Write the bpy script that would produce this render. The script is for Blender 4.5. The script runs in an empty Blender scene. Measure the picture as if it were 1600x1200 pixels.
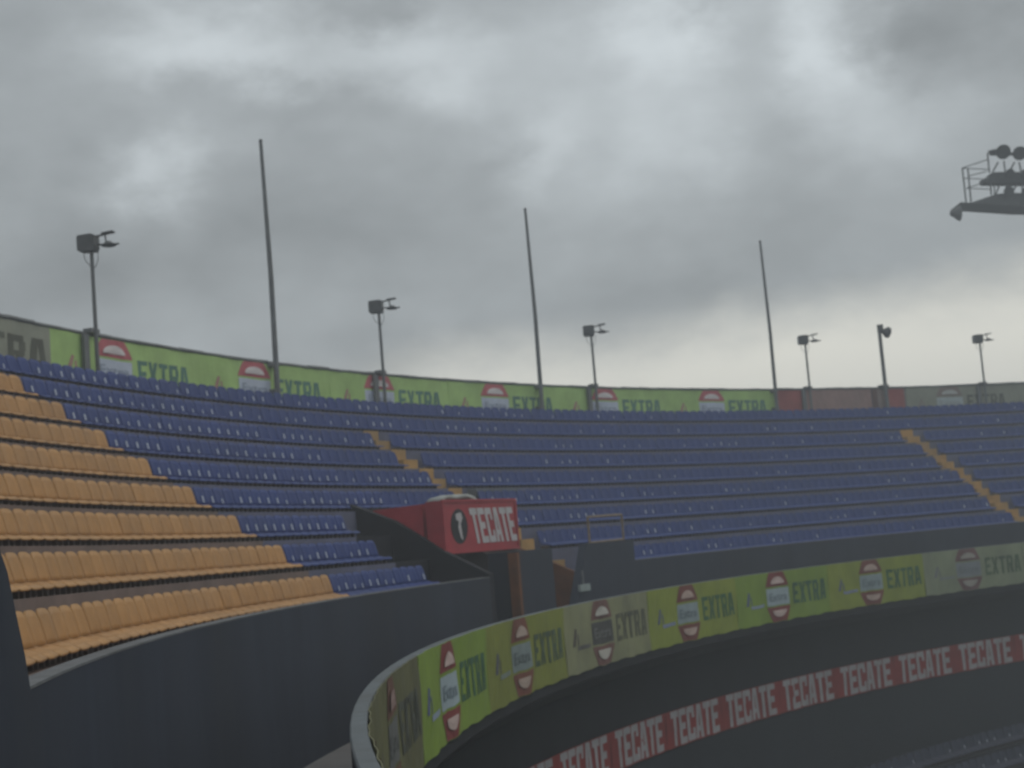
import bpy, math, random
from mathutils import Vector, Matrix
random.seed(7)
sc = bpy.context.scene
COL = sc.collection
R_ = math.radians

# ------------------------------------------------------------------ camera
CAM_Z = 16.0                      # eye height above the street
FPX, PITCH, ROLL = 2410.56, 0.105439, 0.082392
cp, sp, cr, sr = math.cos(PITCH), math.sin(PITCH), math.cos(ROLL), math.sin(ROLL)
RT, UP, FW = Vector((1, 0, 0)), Vector((0, -sp, cp)), Vector((0, cp, sp))
cam_d = bpy.data.cameras.new('camera')
cam = bpy.data.objects.new('camera', cam_d); COL.objects.link(cam)
cx_ = RT * cr - UP * sr; cy_ = RT * sr + UP * cr; cz_ = -FW
cam.matrix_world = Matrix(((cx_.x, cy_.x, cz_.x, 0), (cx_.y, cy_.y, cz_.y, 0), (cx_.z, cy_.z, cz_.z, CAM_Z), (0, 0, 0, 1)))
cam_d.sensor_width = 36; cam_d.lens = FPX / 1600 * 36
cam_d.clip_start = 0.05; cam_d.clip_end = 6000
cam_d.dof.use_dof = True; cam_d.dof.focus_distance = 3.6; cam_d.dof.aperture_fstop = 7.5
sc.camera = cam

def at(u, v, dist):
    """point seen at photo pixel (u, v) at a given forward distance"""
    x, y = (u - 800) / FPX, -(v - 600) / FPX
    p = RT * (cr * x + sr * y) + UP * (-sr * x + cr * y) + FW
    return p * dist + Vector((0, 0, CAM_Z))
def azel(u, v):
    p = at(u, v, 1) - Vector((0, 0, CAM_Z))
    return math.degrees(math.atan2(p.x, p.y)), math.degrees(math.atan2(p.z, math.hypot(p.x, p.y)))

# ------------------------------------------------------------------ world: overcast sky
SUN_EL, SUN_AZ = 52, 60           # degrees; azimuth clockwise from +Y
w = bpy.data.worlds.new("World"); sc.world = w; w.use_nodes = True
nt = w.node_tree; nt.nodes.clear()
def N(t, **k):
    n = nt.nodes.new(t)
    for a, b in k.items(): setattr(n, a, b)
    return n
def M_(op, a, b=None, c=None, clamp=False):
    n = N('ShaderNodeMath', operation=op); n.use_clamp = clamp
    for i, v in enumerate((a, b, c)):
        if v is None: continue
        if isinstance(v, (int, float)): n.inputs[i].default_value = v
        else: nt.links.new(v, n.inputs[i])
    return n.outputs[0]
tc = N('ShaderNodeTexCoord')
sepd = N('ShaderNodeSeparateXYZ'); nt.links.new(tc.outputs['Generated'], sepd.inputs[0])
az = M_('DEGREES', M_('ARCTAN2', sepd.outputs[0], sepd.outputs[1]))
el = M_('DEGREES', M_('ARCSINE', sepd.outputs[2]))
def dnoise(scale, detail, rough, stretch=(1, 1, 1.7), off=(0, 0, 0)):
    mp = N('ShaderNodeMapping'); mp.inputs['Scale'].default_value = stretch; mp.inputs['Location'].default_value = off
    nt.links.new(tc.outputs['Generated'], mp.inputs[0])
    n = N('ShaderNodeTexNoise'); n.inputs['Scale'].default_value = scale; n.inputs['Detail'].default_value = detail
    n.inputs['Roughness'].default_value = rough; nt.links.new(mp.outputs[0], n.inputs['Vector'])
    return n
n1 = dnoise(8, 8, .62); n1b = dnoise(8, 8, .62, off=(3.1, 1.7, .4))
azw = M_('MULTIPLY_ADD', M_('SUBTRACT', n1.outputs[0], .5), 9.0, az)
elw = M_('MULTIPLY_ADD', M_('SUBTRACT', n1b.outputs[0], .5), 6.0, el)
n2 = dnoise(7.5, 6, .52, stretch=(1, 1, 1.6), off=(.3, .9, .1)); n3 = dnoise(22, 4, .5, stretch=(1, 1, 2.0), off=(1.3, .2, .7))
blobs = [(340, 70, 150, 60, .27), (650, 95, 120, 55, .20), (1010, 50, 100, 80, .24), (1310, 80, 80, 90, .34), (1060, 220, 120, 70, .14), (960, 120, 200, 110, .08),
         (255, 275, 70, 40, .23), (830, 225, 60, 60, .17), (880, 130, 220, 90, .05), (1420, 190, 90, 60, .09), (130, 120, 120, 80, .02),
         (380, 160, 200, 35, -.08), (560, 400, 190, 110, -.035), (1510, 55, 110, 80, -.12), (230, 400, 320, 90, -.05), (1120, 455, 260, 60, -.045),
         (640, 560, 180, 28, -.06), (590, 15, 110, 30, -.09), (1080, 5, 50, 30, -.12), (40, 470, 180, 90, -.05), (1250, 270, 150, 60, -.02),
         (760, 250, 120, 40, -.03), (930, 330, 200, 30, .02)]
tot = None
for (u, v, ru, rv, g) in blobs:
    a, e = azel(u, v); ra, re = ru / 42.0, rv / 42.0
    dx = M_('DIVIDE', M_('SUBTRACT', azw, a), ra); dy = M_('DIVIDE', M_('SUBTRACT', elw, e), re)
    q = M_('MULTIPLY_ADD', dx, dx, M_('MULTIPLY', dy, dy))
    t = M_('EXPONENT', M_('MULTIPLY', q, -.8))
    tot = M_('MULTIPLY_ADD', t, g, tot if tot is not None else 0.0)
base = M_('ADD', tot, .405)
base = M_('MULTIPLY_ADD', M_('SUBTRACT', n2.outputs[0], .5), .30, base)
base = M_('MULTIPLY_ADD', M_('SUBTRACT', n3.outputs[0], .5), .09, base)
base = M_('ADD', base, M_('MULTIPLY', M_('SMOOTH_MIN', M_('MAXIMUM', M_('SUBTRACT', el, 26), 0), 40, 10), .004))
base = M_('MAXIMUM', base, .12)
# bright break in the cloud low over the right side
(a0, e0), (a1, e1) = azel(600, 572), azel(1600, 428)
line = M_('MULTIPLY_ADD', M_('SUBTRACT', az, a0), (e1 - e0) / (a1 - a0), e0)
line = M_('ADD', line, M_('MULTIPLY', M_('SUBTRACT', n1.outputs[0], .5), 3.2))
br = M_('DIVIDE', M_('SUBTRACT', line, el), 2.6)
mr = N('ShaderNodeMapRange', interpolation_type='SMOOTHSTEP'); mr.inputs[1].default_value = -.55; mr.inputs[2].default_value = .75
nt.links.new(br, mr.inputs[0])
side = N('ShaderNodeMapRange', interpolation_type='SMOOTHSTEP'); side.inputs[1].default_value = a0 - 5; side.inputs[2].default_value = a0 + 4
nt.links.new(az, side.inputs[0])
side2 = N('ShaderNodeMapRange', interpolation_type='SMOOTHSTEP'); side2.inputs[1].default_value = 75; side2.inputs[2].default_value = 45
nt.links.new(az, side2.inputs[0])
brk = M_('MULTIPLY', M_('MULTIPLY', mr.outputs[0], side.outputs[0]), side2.outputs[0])
cc = N('ShaderNodeCombineColor')
nt.links.new(M_('MULTIPLY', base, .935), cc.inputs[0]); nt.links.new(M_('MULTIPLY', base, 1.015), cc.inputs[1]); nt.links.new(M_('MULTIPLY', base, 1.055), cc.inputs[2])
mixc = N('ShaderNodeMix', data_type='RGBA'); nt.links.new(brk, mixc.inputs[0]); nt.links.new(cc.outputs[0], mixc.inputs[6])
mixc.inputs[7].default_value = (.92, .91, .82, 1)
sky = N('ShaderNodeTexSky', sky_type='NISHITA'); sky.sun_disc = False; sky.sun_elevation = R_(SUN_EL); sky.sun_rotation = R_(SUN_AZ)
sky.air_density = 1.5; sky.dust_density = 4
bg1 = N('ShaderNodeBackground'); bg1.inputs[1].default_value = .07; nt.links.new(sky.outputs[0], bg1.inputs[0])
bg2 = N('ShaderNodeBackground'); bg2.inputs[1].default_value = 1.0; nt.links.new(mixc.outputs[2], bg2.inputs[0])
ms = N('ShaderNodeMixShader'); ms.inputs[0].default_value = .95
nt.links.new(bg1.outputs[0], ms.inputs[1]); nt.links.new(bg2.outputs[0], ms.inputs[2])
wo = N('ShaderNodeOutputWorld'); nt.links.new(ms.outputs[0], wo.inputs[0])

sun_d = bpy.data.lights.new('sun', 'SUN'); sun_d.energy = .5; sun_d.angle = R_(25); sun_d.color = (1, .96, .9)
sun = bpy.data.objects.new('sun', sun_d); COL.objects.link(sun); sun.location = (0, 0, 80)
sd = Vector((math.sin(R_(SUN_AZ)) * math.cos(R_(SUN_EL)), math.cos(R_(SUN_AZ)) * math.cos(R_(SUN_EL)), math.sin(R_(SUN_EL))))
sun.rotation_euler = sd.to_track_quat('Z', 'Y').to_euler()

sc.view_settings.view_transform = 'Standard'; sc.view_settings.look = 'None'
sc.view_settings.exposure = 0; sc.view_settings.gamma = 1
sc.render.engine = 'CYCLES'
sc.cycles.use_denoising = True; sc.cycles.max_bounces = 6; sc.cycles.volume_bounces = 1
sc.cycles.diffuse_bounces = 3; sc.cycles.use_adaptive_sampling = True

# ------------------------------------------------------------------ bowl geometry (all curves share one centre)
CX, CY, RB = 47.4515, 18.4154, 49.1985
def P(th, d, z):
    t = R_(th); r = RB + d
    return Vector((CX + r * math.cos(t), CY + r * math.sin(t), CAM_Z + z))
DS, ZS, RW, RH = 2.870, -0.601, 0.896, 0.6415       # front edge of the lowest seats, row depth, row rise
SEAT_H = 0.155
def tread_z(k): return ZS + RH * k - SEAT_H
def tread_d(k): return DS + RW * k - .10
NROW = 9
D_RIM, Z_RIM = 10.856, 5.878
D_KERB, Z_KERB = 2.17, -0.62
Z_PAR = -1.363; Z_WALK = -3.05
TH0, TH1 = 60, 262
A_JOIN = 167.6                                       # yellow seats left of this angle, blue ones right of it
AISLES = (152.6, 121.3)

# ------------------------------------------------------------------ materials
def mat(name, col, rough=.7, var=.12, scale=3.0, bump=.0, spec=.4, stain=0.0, metal=0, col2=None, haze=False, streak=False):
    m = bpy.data.materials.new(name); m.use_nodes = True
    t = m.node_tree; b = t.nodes['Principled BSDF']
    b.inputs['Roughness'].default_value = rough; b.inputs['Specular IOR Level'].default_value = spec; b.inputs['Metallic'].default_value = metal
    tc = t.nodes.new('ShaderNodeTexCoord'); mp = t.nodes.new('ShaderNodeMapping')
    geo = t.nodes.new('ShaderNodeNewGeometry')
    t.links.new(geo.outputs['Position'], mp.inputs[0])
    if streak: mp.inputs['Scale'].default_value = (1, 1, .18)
    n = t.nodes.new('ShaderNodeTexNoise'); n.inputs['Scale'].default_value = scale; n.inputs['Detail'].default_value = 6; n.inputs['Roughness'].default_value = .6
    t.links.new(mp.outputs[0], n.inputs['Vector'])
    r = t.nodes.new('ShaderNodeValToRGB'); t.links.new(n.outputs[0], r.inputs[0])
    r.color_ramp.elements[0].position = .3; r.color_ramp.elements[1].position = .72
    lo = [max(0, c * (1 - var)) for c in (col2 or col)]; hi = [min(1, c * (1 + var)) for c in col]
    r.color_ramp.elements[0].color = (*lo, 1); r.color_ramp.elements[1].color = (*hi, 1)
    out = r.outputs[0]
    if stain:
        n2 = t.nodes.new('ShaderNodeTexNoise'); n2.inputs['Scale'].default_value = .55; n2.inputs['Detail'].default_value = 8; n2.inputs['Roughness'].default_value = .65
        t.links.new(mp.outputs[0], n2.inputs['Vector'])
        mr = t.nodes.new('ShaderNodeMapRange'); mr.inputs[1].default_value = .45; mr.inputs[2].default_value = .7; t.links.new(n2.outputs[0], mr.inputs[0])
        mm = t.nodes.new('ShaderNodeMath'); mm.operation = 'MULTIPLY'; mm.inputs[1].default_value = stain; t.links.new(mr.outputs[0], mm.inputs[0])
        mx = t.nodes.new('ShaderNodeMix'); mx.data_type = 'RGBA'; t.links.new(mm.outputs[0], mx.inputs[0]); t.links.new(out, mx.inputs[6])
        g = sum(col) / 3 * .55; mx.inputs[7].default_value = (g, g * .97, g * .9, 1); out = mx.outputs[2]
    t.links.new(out, b.inputs['Base Color'])
    if bump:
        bp = t.nodes.new('ShaderNodeBump'); bp.inputs['Strength'].default_value = bump; bp.inputs['Distance'].default_value = .02
        t.links.new(n.outputs[0], bp.inputs['Height']); t.links.new(bp.outputs[0], b.inputs['Normal'])
    return m
def seat_mat(name, col, rough, spec):
    m = mat(name, col, rough, .10, 5, 0, spec, .18)
    t = m.node_tree; b = t.nodes['Principled BSDF']
    oi = t.nodes.new('ShaderNodeObjectInfo'); hsv = t.nodes.new('ShaderNodeHueSaturation')
    mr = t.nodes.new('ShaderNodeMapRange'); mr.inputs[3].default_value = .92; mr.inputs[4].default_value = 1.07
    t.links.new(oi.outputs['Random'], mr.inputs[0]); t.links.new(mr.outputs[0], hsv.inputs['Value'])
    src = b.inputs['Base Color'].links[0].from_socket; t.links.new(src, hsv.inputs['Color']); t.links.new(hsv.outputs[0], b.inputs['Base Color'])
    return m
M = {
 'yellow': seat_mat('yellow_plastic', (.50, .26, .085), .55, .35),
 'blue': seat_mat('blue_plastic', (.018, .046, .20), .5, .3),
 'bracket': mat('dark_bracket_steel', (.17, .14, .12), .6),
 'tag': mat('pale_highlight', (.58, .62, .68), .4, .1),  # pale colour stands in for gloss highlights on the seat backs
 'conc': mat('bluish_concrete', (.155, .16, .24), .85, .18, 1.6, .25, .3, .5),
 'conc_ochre': mat('brownish_concrete', (.24, .175, .15), .85, .2, 1.6, .25, .3, .5),
 'kerbcap': mat('kerb_concrete', (.17, .175, .18), .85, .2, 3, .2, .3, .5),
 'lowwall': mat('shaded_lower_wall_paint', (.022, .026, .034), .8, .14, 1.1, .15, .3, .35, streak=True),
 'shaded_navy': mat('shaded_navy_plastic', (.02, .025, .05), .6, .2, 3),  # seat blue with the upper deck's shade put into the colour
 'cap': mat('pale_cap_concrete', (.16, .18, .19), .85, .15, 3, .2, .3, .5),
 'slate': mat('slate_painted_wall', (.038, .047, .068), .8, .24, 1.1, .15, .3, .5, streak=True),
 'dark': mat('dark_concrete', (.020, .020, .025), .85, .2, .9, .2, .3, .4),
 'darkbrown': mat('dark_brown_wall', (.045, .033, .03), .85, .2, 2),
 'orange': mat('worn_orange_paint', (.22, .085, .03), .8, .3, 2.5, .1, .3, .5),
 'step': mat('worn_yellow_step_paint', (.52, .31, .10), .8, .3, 2.2, .1, .3, .6),
 'rust': mat('weathered_tan_tube', (.28, .2, .12), .6, .3, 6),
 'redstrip': mat('faded_red_vinyl', (.36, .045, .035), .6, .15, 2, 0, .3, .3),
 'stripwhite': mat('dull_white_vinyl', (.52, .47, .48), .65, .15, 2.5, 0, .3, .2),
 'red': mat('red_painted_sheet', (.47, .05, .06), .5, .12, 2, 0, .4, .25),
 'white': mat('white_lettering', (.62, .58, .58), .6, .12, 2.5),
 'blackpaint': mat('black_emblem', (.02, .02, .022), .6),
 'roof': mat('pale_tarpaulin', (.45, .46, .43), .8, .15, 3, .2),
 'steel': mat('grey_pole_steel', (.19, .20, .20), .55, .2, 3, 0, .5, .4),
 'dsteel': mat('dark_tower_steel', (.12, .125, .125), .6, .2, 3, 0, .4),
 'lens': mat('lamp_glass', (.18, .19, .2), .25, .1, 3),
 'grass': mat('pitch_grass', (.05, .10, .025), .9, .3, .5),
 'asphalt': mat('asphalt', (.05, .05, .052), .9, .2, .4),
 'walk': mat('walkway_concrete', (.20, .19, .185), .85, .15, 1.2, .2, .3, .4),
 'box': mat('pale_green_box', (.36, .42, .40), .6, .08, 4),
}
def pal(nm, bg, red, dome, mid, midtxt, txt, mark, bar, stain=.3):
    return dict(bg=mat(nm + '_sheet', bg, .65, .13, 1.3, 0, .3, stain), red=mat(nm + '_red', red, .65, .15, 2, 0, .3, stain),
                dome=mat(nm + '_dome', dome, .65, .1, 2), mid=mat(nm + '_block', mid, .65, .1, 2, 0, .3, stain), midtxt=mat(nm + '_block_text', midtxt, .65),
                txt=mat(nm + '_letters', txt, .65, .2, 1.6, 0, .3, stain), mark=mat(nm + '_mark', mark, .65), bar=mat(nm + '_bar', bar, .65))
PAL = {
 'green': pal('green', (.235, .335, .045), (.25, .05, .045), (.62, .46, .42), (.40, .48, .52), (.20, .26, .30), (.06, .15, .075), (.10, .12, .24), (.30, .36, .46), .12),
 'lime': pal('lime', (.29, .335, .045), (.22, .065, .05), (.58, .42, .36), (.32, .39, .41), (.18, .23, .26), (.06, .15, .06), (.10, .12, .22), (.24, .28, .40), .12),
 'olive': pal('olive', (.245, .265, .045), (.22, .075, .05), (.48, .36, .30), (.24, .29, .29), (.14, .17, .17), (.085, .125, .07), (.10, .10, .13), (.22, .26, .22), .15),
 'dull': pal('dull', (.15, .145, .065), (.17, .08, .055), (.34, .22, .20), (.15, .15, .145), (.12, .125, .12), (.10, .105, .08), (.12, .11, .10), (.16, .16, .14), .3),
 'faded': pal('faded', (.30, .30, .16), (.22, .10, .085), (.60, .56, .50), (.09, .085, .08), (.20, .20, .19), (.12, .12, .075), (.10, .08, .07), (.14, .13, .12), .4),
 'grey': pal('grey', (.29, .32, .20), (.21, .10, .10), (.38, .34, .30), (.28, .30, .33), (.20, .23, .24), (.10, .15, .08), (.18, .18, .19), (.24, .26, .26), .35),
 'top': pal('pale_green', (.47, .68, .23), (.60, .15, .17), (.85, .76, .74), (.62, .68, .80), (.36, .42, .52), (.12, .26, .20), (.48, .26, .22), (.55, .64, .78), .12),
 'topgrey': pal('grey_green', (.36, .37, .29), (.30, .23, .20), (.58, .58, .54), (.52, .58, .58), (.40, .43, .43), (.14, .145, .11), (.3, .24, .22), (.42, .46, .46), .25),
 'topred': pal('salmon', (.42, .27, .24), (.42, .12, .11), (.40, .32, .28), (.36, .28, .25), (.3, .25, .22), (.18, .11, .095), (.28, .2, .2), (.34, .3, .27), .35),
}

# ------------------------------------------------------------------ mesh helpers
class MB:
    def __init__(s): s.v = []; s.f = []; s.m = []
    def add(s, vs, fs, mi=0):
        o = len(s.v); s.v += [Vector(v) for v in vs]
        for f in fs: s.f.append([i + o for i in f]); s.m.append(mi)
        return s
    def box(s, c, sx, sy, sz, rot=None, mi=0):
        vs = [Vector((x * sx / 2, y * sy / 2, z * sz / 2)) for x in (-1, 1) for y in (-1, 1) for z in (-1, 1)]
        if rot is not None: vs = [rot @ v for v in vs]
        return s.add([Vector(c) + v for v in vs], [(0, 1, 3, 2), (4, 6, 7, 5), (0, 4, 5, 1), (2, 3, 7, 6), (0, 2, 6, 4), (1, 5, 7, 3)], mi)
    def tube(s, a, b, r, r2=None, n=8, mi=0, caps=True):
        a, b = Vector(a), Vector(b); r2 = r if r2 is None else r2
        ax = (b - a).normalized(); u = ax.orthogonal().normalized(); v = ax.cross(u)
        vs = []
        for p, q in ((a, r), (b, r2)):
            for i in range(n):
                t = 2 * math.pi * i / n; vs.append(p + (u * math.cos(t) + v * math.sin(t)) * q)
        fs = [(i, (i + 1) % n, n + (i + 1) % n, n + i) for i in range(n)]
        if caps: fs += [tuple(range(n))[::-1], tuple(range(n, 2 * n))]
        return s.add(vs, fs, mi)
    def lathe(s, a, axis, prof, n=12, mi=0):
        """prof: list of (t along axis, radius)"""
        a = Vector(a); ax = Vector(axis).normalized(); u = ax.orthogonal().normalized(); v = ax.cross(u); vs = []
        for (t, r) in prof:
            for i in range(n):
                q = 2 * math.pi * i / n; vs.append(a + ax * t + (u * math.cos(q) + v * math.sin(q)) * max(r, 1e-4))
        fs = [(j * n + i, j * n + (i + 1) % n, (j + 1) * n + (i + 1) % n, (j + 1) * n + i) for j in range(len(prof) - 1) for i in range(n)]
        fs += [tuple(range(n))[::-1], tuple(range((len(prof) - 1) * n, len(prof) * n))]
        return s.add(vs, fs, mi)
    def prism(s, poly, off, mi=0):
        """planar polygon (3D points) extruded by vector off"""
        n = len(poly); off = Vector(off); vs = [Vector(p) for p in poly] + [Vector(p) + off for p in poly]
        return s.add(vs, [tuple(range(n))[::-1], tuple(range(n, 2 * n))] + [(i, (i + 1) % n, n + (i + 1) % n, n + i) for i in range(n)], mi)
    def ring(s, prof, t0, t1, step=1.0, closed=True, caps=True, mi=0):
        """closed (d, z) profile swept round the bowl between two angles"""
        k = max(1, int(math.ceil(abs(t1 - t0) / step))); n = len(prof); vs = []
        for i in range(k + 1):
            th = t0 + (t1 - t0) * i / k
            vs += [P(th, d, z) for d, z in prof]
        m = n if closed else n - 1
        fs = [(i * n + j, i * n + (j + 1) % n, (i + 1) * n + (j + 1) % n, (i + 1) * n + j) for i in range(k) for j in range(m)]
        if closed and caps: fs += [tuple(range(n))[::-1], tuple(range(k * n, k * n + n))]
        return s.add(vs, fs, mi)
    def mesh(s, name, mats, smooth=False, fix=True):
        me = bpy.data.meshes.new(name); me.from_pydata([tuple(v) for v in s.v], [], s.f)
        for m in (mats if isinstance(mats, (list, tuple)) else [mats]): me.materials.append(m)
        for p, mi in zip(me.polygons, s.m): p.material_index = mi; p.use_smooth = smooth
        if fix:
            import bmesh
            bm = bmesh.new(); bm.from_mesh(me); bmesh.ops.recalc_face_normals(bm, faces=bm.faces); bm.to_mesh(me); bm.free()
        me.update(); return me
    def build(s, name, mats, parent=None, smooth=False, fix=True):
        o = bpy.data.objects.new(name, s.mesh(name, mats, smooth, fix)); COL.objects.link(o)
        if parent is not None:
            o.parent = parent; o.matrix_parent_inverse = parent_inv(parent)
        return o
_inv = {}
def parent_inv(p):
    if p.name not in _inv:
        _inv[p.name] = (Matrix.LocRotScale(p.location, p.rotation_euler, p.scale)).inverted()
    return _inv[p.name]
def thing(name, label, cat, loc=(0, 0, 0), rz=0, group=None):
    o = bpy.data.objects.new(name, None); o.empty_display_size = .2; COL.objects.link(o)
    o.location = loc; o.rotation_euler = (0, 0, rz); o['label'] = label; o['category'] = cat
    if group: o['group'] = group
    return o
def tag(o, label=None, cat=None, group=None, kind=None):
    for k, v in (('label', label), ('category', cat), ('group', group), ('kind', kind)):
        if v: o[k] = v
    return o

# ------------------------------------------------------------------ ground and pitch
g = MB(); g.add([(-1500, -1500, -.1), (1500, -1500, -.1), (1500, 1500, -.1), (-1500, 1500, -.1)], [(0, 1, 2, 3)])
tag(g.build('ground', M['asphalt'], fix=False), kind='structure', label='asphalt ground around the stadium')
g = MB(); g.add([P(t, -12, -CAM_Z + .004) for t in range(0, 360, 5)], [tuple(range(72))])
tag(g.build('field', M['grass'], fix=False), kind='structure', label='grass playing field inside the bowl')

# ------------------------------------------------------------------ the grandstand
stand = thing('grandstand', 'curved concrete grandstand tier of blue and yellow seat rows, with its front walls', 'grandstand', P(150, 5, -CAM_Z))
def terrace_prof(k0, base):
    pr = [(tread_d(k0) if k0 else D_KERB + .18, base)]
    for k in range(k0, NROW):
        a = tread_d(k) if k else D_KERB + .18
        pr += [(a, tread_z(k)), (tread_d(k + 1) if k < NROW - 1 else D_RIM - .004, tread_z(k))]
    pr += [(D_RIM - .004, base)]
    return pr
V_L, V_R, S_R, W_R = 160.2, 155.6, 153.6, 149.8
b = MB(); b.ring(terrace_prof(0, Z_WALK - .5), TH1, A_JOIN); b.build('yellow_section_terrace', M['conc_ochre'], stand)
b = MB(); b.ring(terrace_prof(0, Z_WALK - .5), A_JOIN - .004, V_L)
b.ring(terrace_prof(3, Z_WALK), V_L - .005, V_R); b.ring(terrace_prof(2, Z_WALK), V_R - .005, S_R); b.ring(terrace_prof(0, Z_WALK - .5), S_R - .005, TH0)
b.build('blue_section_terrace', M['conc'], stand)
# rear wall and its outer face down to the street
b = MB(); b.ring([(D_RIM, -CAM_Z), (D_RIM, Z_RIM - .05), (D_RIM + .25, Z_RIM - .05), (D_RIM + .25, -CAM_Z)], TH1, TH0); b.build('rear_wall', M['conc'], stand)
b = MB()
for i in range(202):
    t = TH1 - i; rr = .045 + .012 * random.random()
    b.tube(P(t, D_RIM - .03, Z_RIM - .03 + random.uniform(-.012, .012)), P(t - 1.02, D_RIM - .03, Z_RIM - .03 + random.uniform(-.012, .012)), rr, n=6)
b.build('top_rail', M['steel'], stand)
# front wall below the lowest row
fw = [(D_KERB, Z_WALK), (D_KERB, Z_KERB - .02), (D_KERB + .18, Z_KERB - .02), (D_KERB + .18, Z_WALK)]
b = MB(); b.ring(fw, 189.9, V_L); b.ring(fw, W_R, TH0); b.build('front_wall', M['slate'], stand)
cp_ = [(D_KERB - .006, Z_KERB - .02), (D_KERB - .006, Z_KERB), (D_KERB + .19, Z_KERB), (D_KERB + .19, Z_KERB - .02)]
b = MB(); b.ring(cp_, 189.9, V_L); b.ring(cp_, W_R, TH0); b.build('wall_coping', M['kerbcap'], stand)
# raised guard wall beside the photographer, its end raked
def guard(th_b, th_t, th_far, z0, z1, name, m, thick=.18):
    A = [P(th_b, D_KERB, z0), P(th_t, D_KERB, z1)]; n = 12; vs = []
    for i in range(n + 1):
        a = i / n; tb = th_b + (th_far - th_b) * a; tt = th_t + (th_far - th_t) * a
        vs += [P(tb, D_KERB - .03, z0), P(tt, D_KERB - .03, z1), P(tt, D_KERB + thick, z1), P(tb, D_KERB + thick, z0)]
    fs = [(i * 4 + j, i * 4 + (j + 1) % 4, i * 4 + 4 + (j + 1) % 4, i * 4 + 4 + j) for i in range(n) for j in range(4)] + [(3, 2, 1, 0), (n * 4, n * 4 + 1, n * 4 + 2, n * 4 + 3)]
    b = MB(); b.add(vs, fs); return b.build(name, m, stand)
ez = [(Z_WALK, 189.72), (-.66, 189.70), (-.415, 189.9), (-.15, 190.22), (.1, 190.52), (.22, 190.8), (1.0, 191.9)]
b = MB(); nn = 9; vs = []
for i in range(nn):
    for z_, t_ in ez: vs.append(P(t_ + (198 - t_) * i / (nn - 1), D_KERB - .03, z_))
for i in range(nn):
    for z_, t_ in ez: vs.append(P(t_ + (198 - t_) * i / (nn - 1), D_KERB + .2, z_))
L_ = len(ez); Oo = nn * L_; fs = []
for i in range(nn - 1):
    for j in range(L_ - 1):
        a = i * L_ + j; fs += [(a, a + 1, a + L_ + 1, a + L_), (Oo + a, Oo + a + L_, Oo + a + L_ + 1, Oo + a + 1)]
    a = i * L_; fs += [(a, a + L_, Oo + a + L_, Oo + a), (a + L_ - 1, Oo + a + L_ - 1, Oo + a + 2 * L_ - 1, a + 2 * L_ - 1)]
for j in range(L_ - 1):
    fs += [(j, Oo + j, Oo + j + 1, j + 1)]; a = (nn - 1) * L_ + j; fs += [(a, a + 1, Oo + a + 1, Oo + a)]
b.add(vs, fs); b.build('near_guard_wall', M['slate'], stand)
guard(155.3, 153.2, W_R, Z_WALK, -.05, 'stair_guard_wall', M['slate'])
# side wall next to the photographer's opening
b = MB(); b.prism([P(191, 2.38, Z_WALK), P(191, 2.38, -.5), P(191, 4.2, .45), P(191, 6.2, 1.9), P(191, 6.2, Z_WALK)], P(191.6, 3, 0) - P(191, 3, 0)); b.build('near_side_wall', M['slate'], stand)
# side wall of the middle opening
wp = [(2.17, Z_WALK), (2.17, -.56), (3.28, .05), (4.5, .86), (5.6, 1.34), (5.6, Z_WALK)]
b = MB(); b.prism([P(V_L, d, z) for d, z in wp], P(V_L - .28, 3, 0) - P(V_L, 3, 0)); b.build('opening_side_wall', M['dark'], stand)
b = MB(); b.ring([(d - .006, z + .006) if z > Z_WALK - .4 else (d - .006, z) for d, z in terrace_prof(0, Z_WALK - .5)][:7] + [(tread_d(3) - .02, Z_WALK - .5)], 162.3, V_L - .01); b.build('dark_end_strip', M['dark'], stand)
# pier between tunnel and stairs, and back of the tunnel
b = MB(); b.ring([(D_KERB, Z_WALK), (D_KERB, -.09), (3.0, -.09), (3.0, Z_WALK)], 158.0, V_R + .02); b.build('pier', M['slate'], stand)
b = MB(); b.ring([(D_KERB - .02, Z_WALK), (D_KERB - .02, -.12), (2.4, -.12), (2.4, Z_WALK)], 158.18, 158.01, .5); b.build('door_jamb', M['orange'], stand)
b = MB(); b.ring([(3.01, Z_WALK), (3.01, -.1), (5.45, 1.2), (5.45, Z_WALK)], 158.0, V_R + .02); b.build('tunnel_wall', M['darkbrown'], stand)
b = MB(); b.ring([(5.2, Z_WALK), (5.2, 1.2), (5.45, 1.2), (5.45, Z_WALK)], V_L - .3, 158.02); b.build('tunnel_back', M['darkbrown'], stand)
b = MB(); b.prism([P(S_R, 2.36, Z_WALK), P(S_R, 2.36, -.75), P(S_R, 3.0, -.45), P(S_R, 4.6, .3), P(S_R, 4.6, Z_WALK)], P(S_R + .12, 3, 0) - P(S_R, 3, 0)); b.build('stair_side_wall', M['orange'], stand)
# stairs up from the walkway
b = MB(); n = 11
for i in range(n):
    d0 = 2.25 + i * .26; z1 = Z_WALK + (i + 1) * (tread_z(2) - Z_WALK) / n
    b.ring([(d0, Z_WALK + .004), (d0, z1), (tread_d(2) - .005, z1), (tread_d(2) - .005, z1 - .001)] if False else [(d0, Z_WALK + .004), (d0, z1), (d0 + .255, z1), (d0 + .255, Z_WALK + .004)], V_R - .01, S_R + .14, 1)
b.build('entry_steps', M['orange'], stand)
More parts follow.
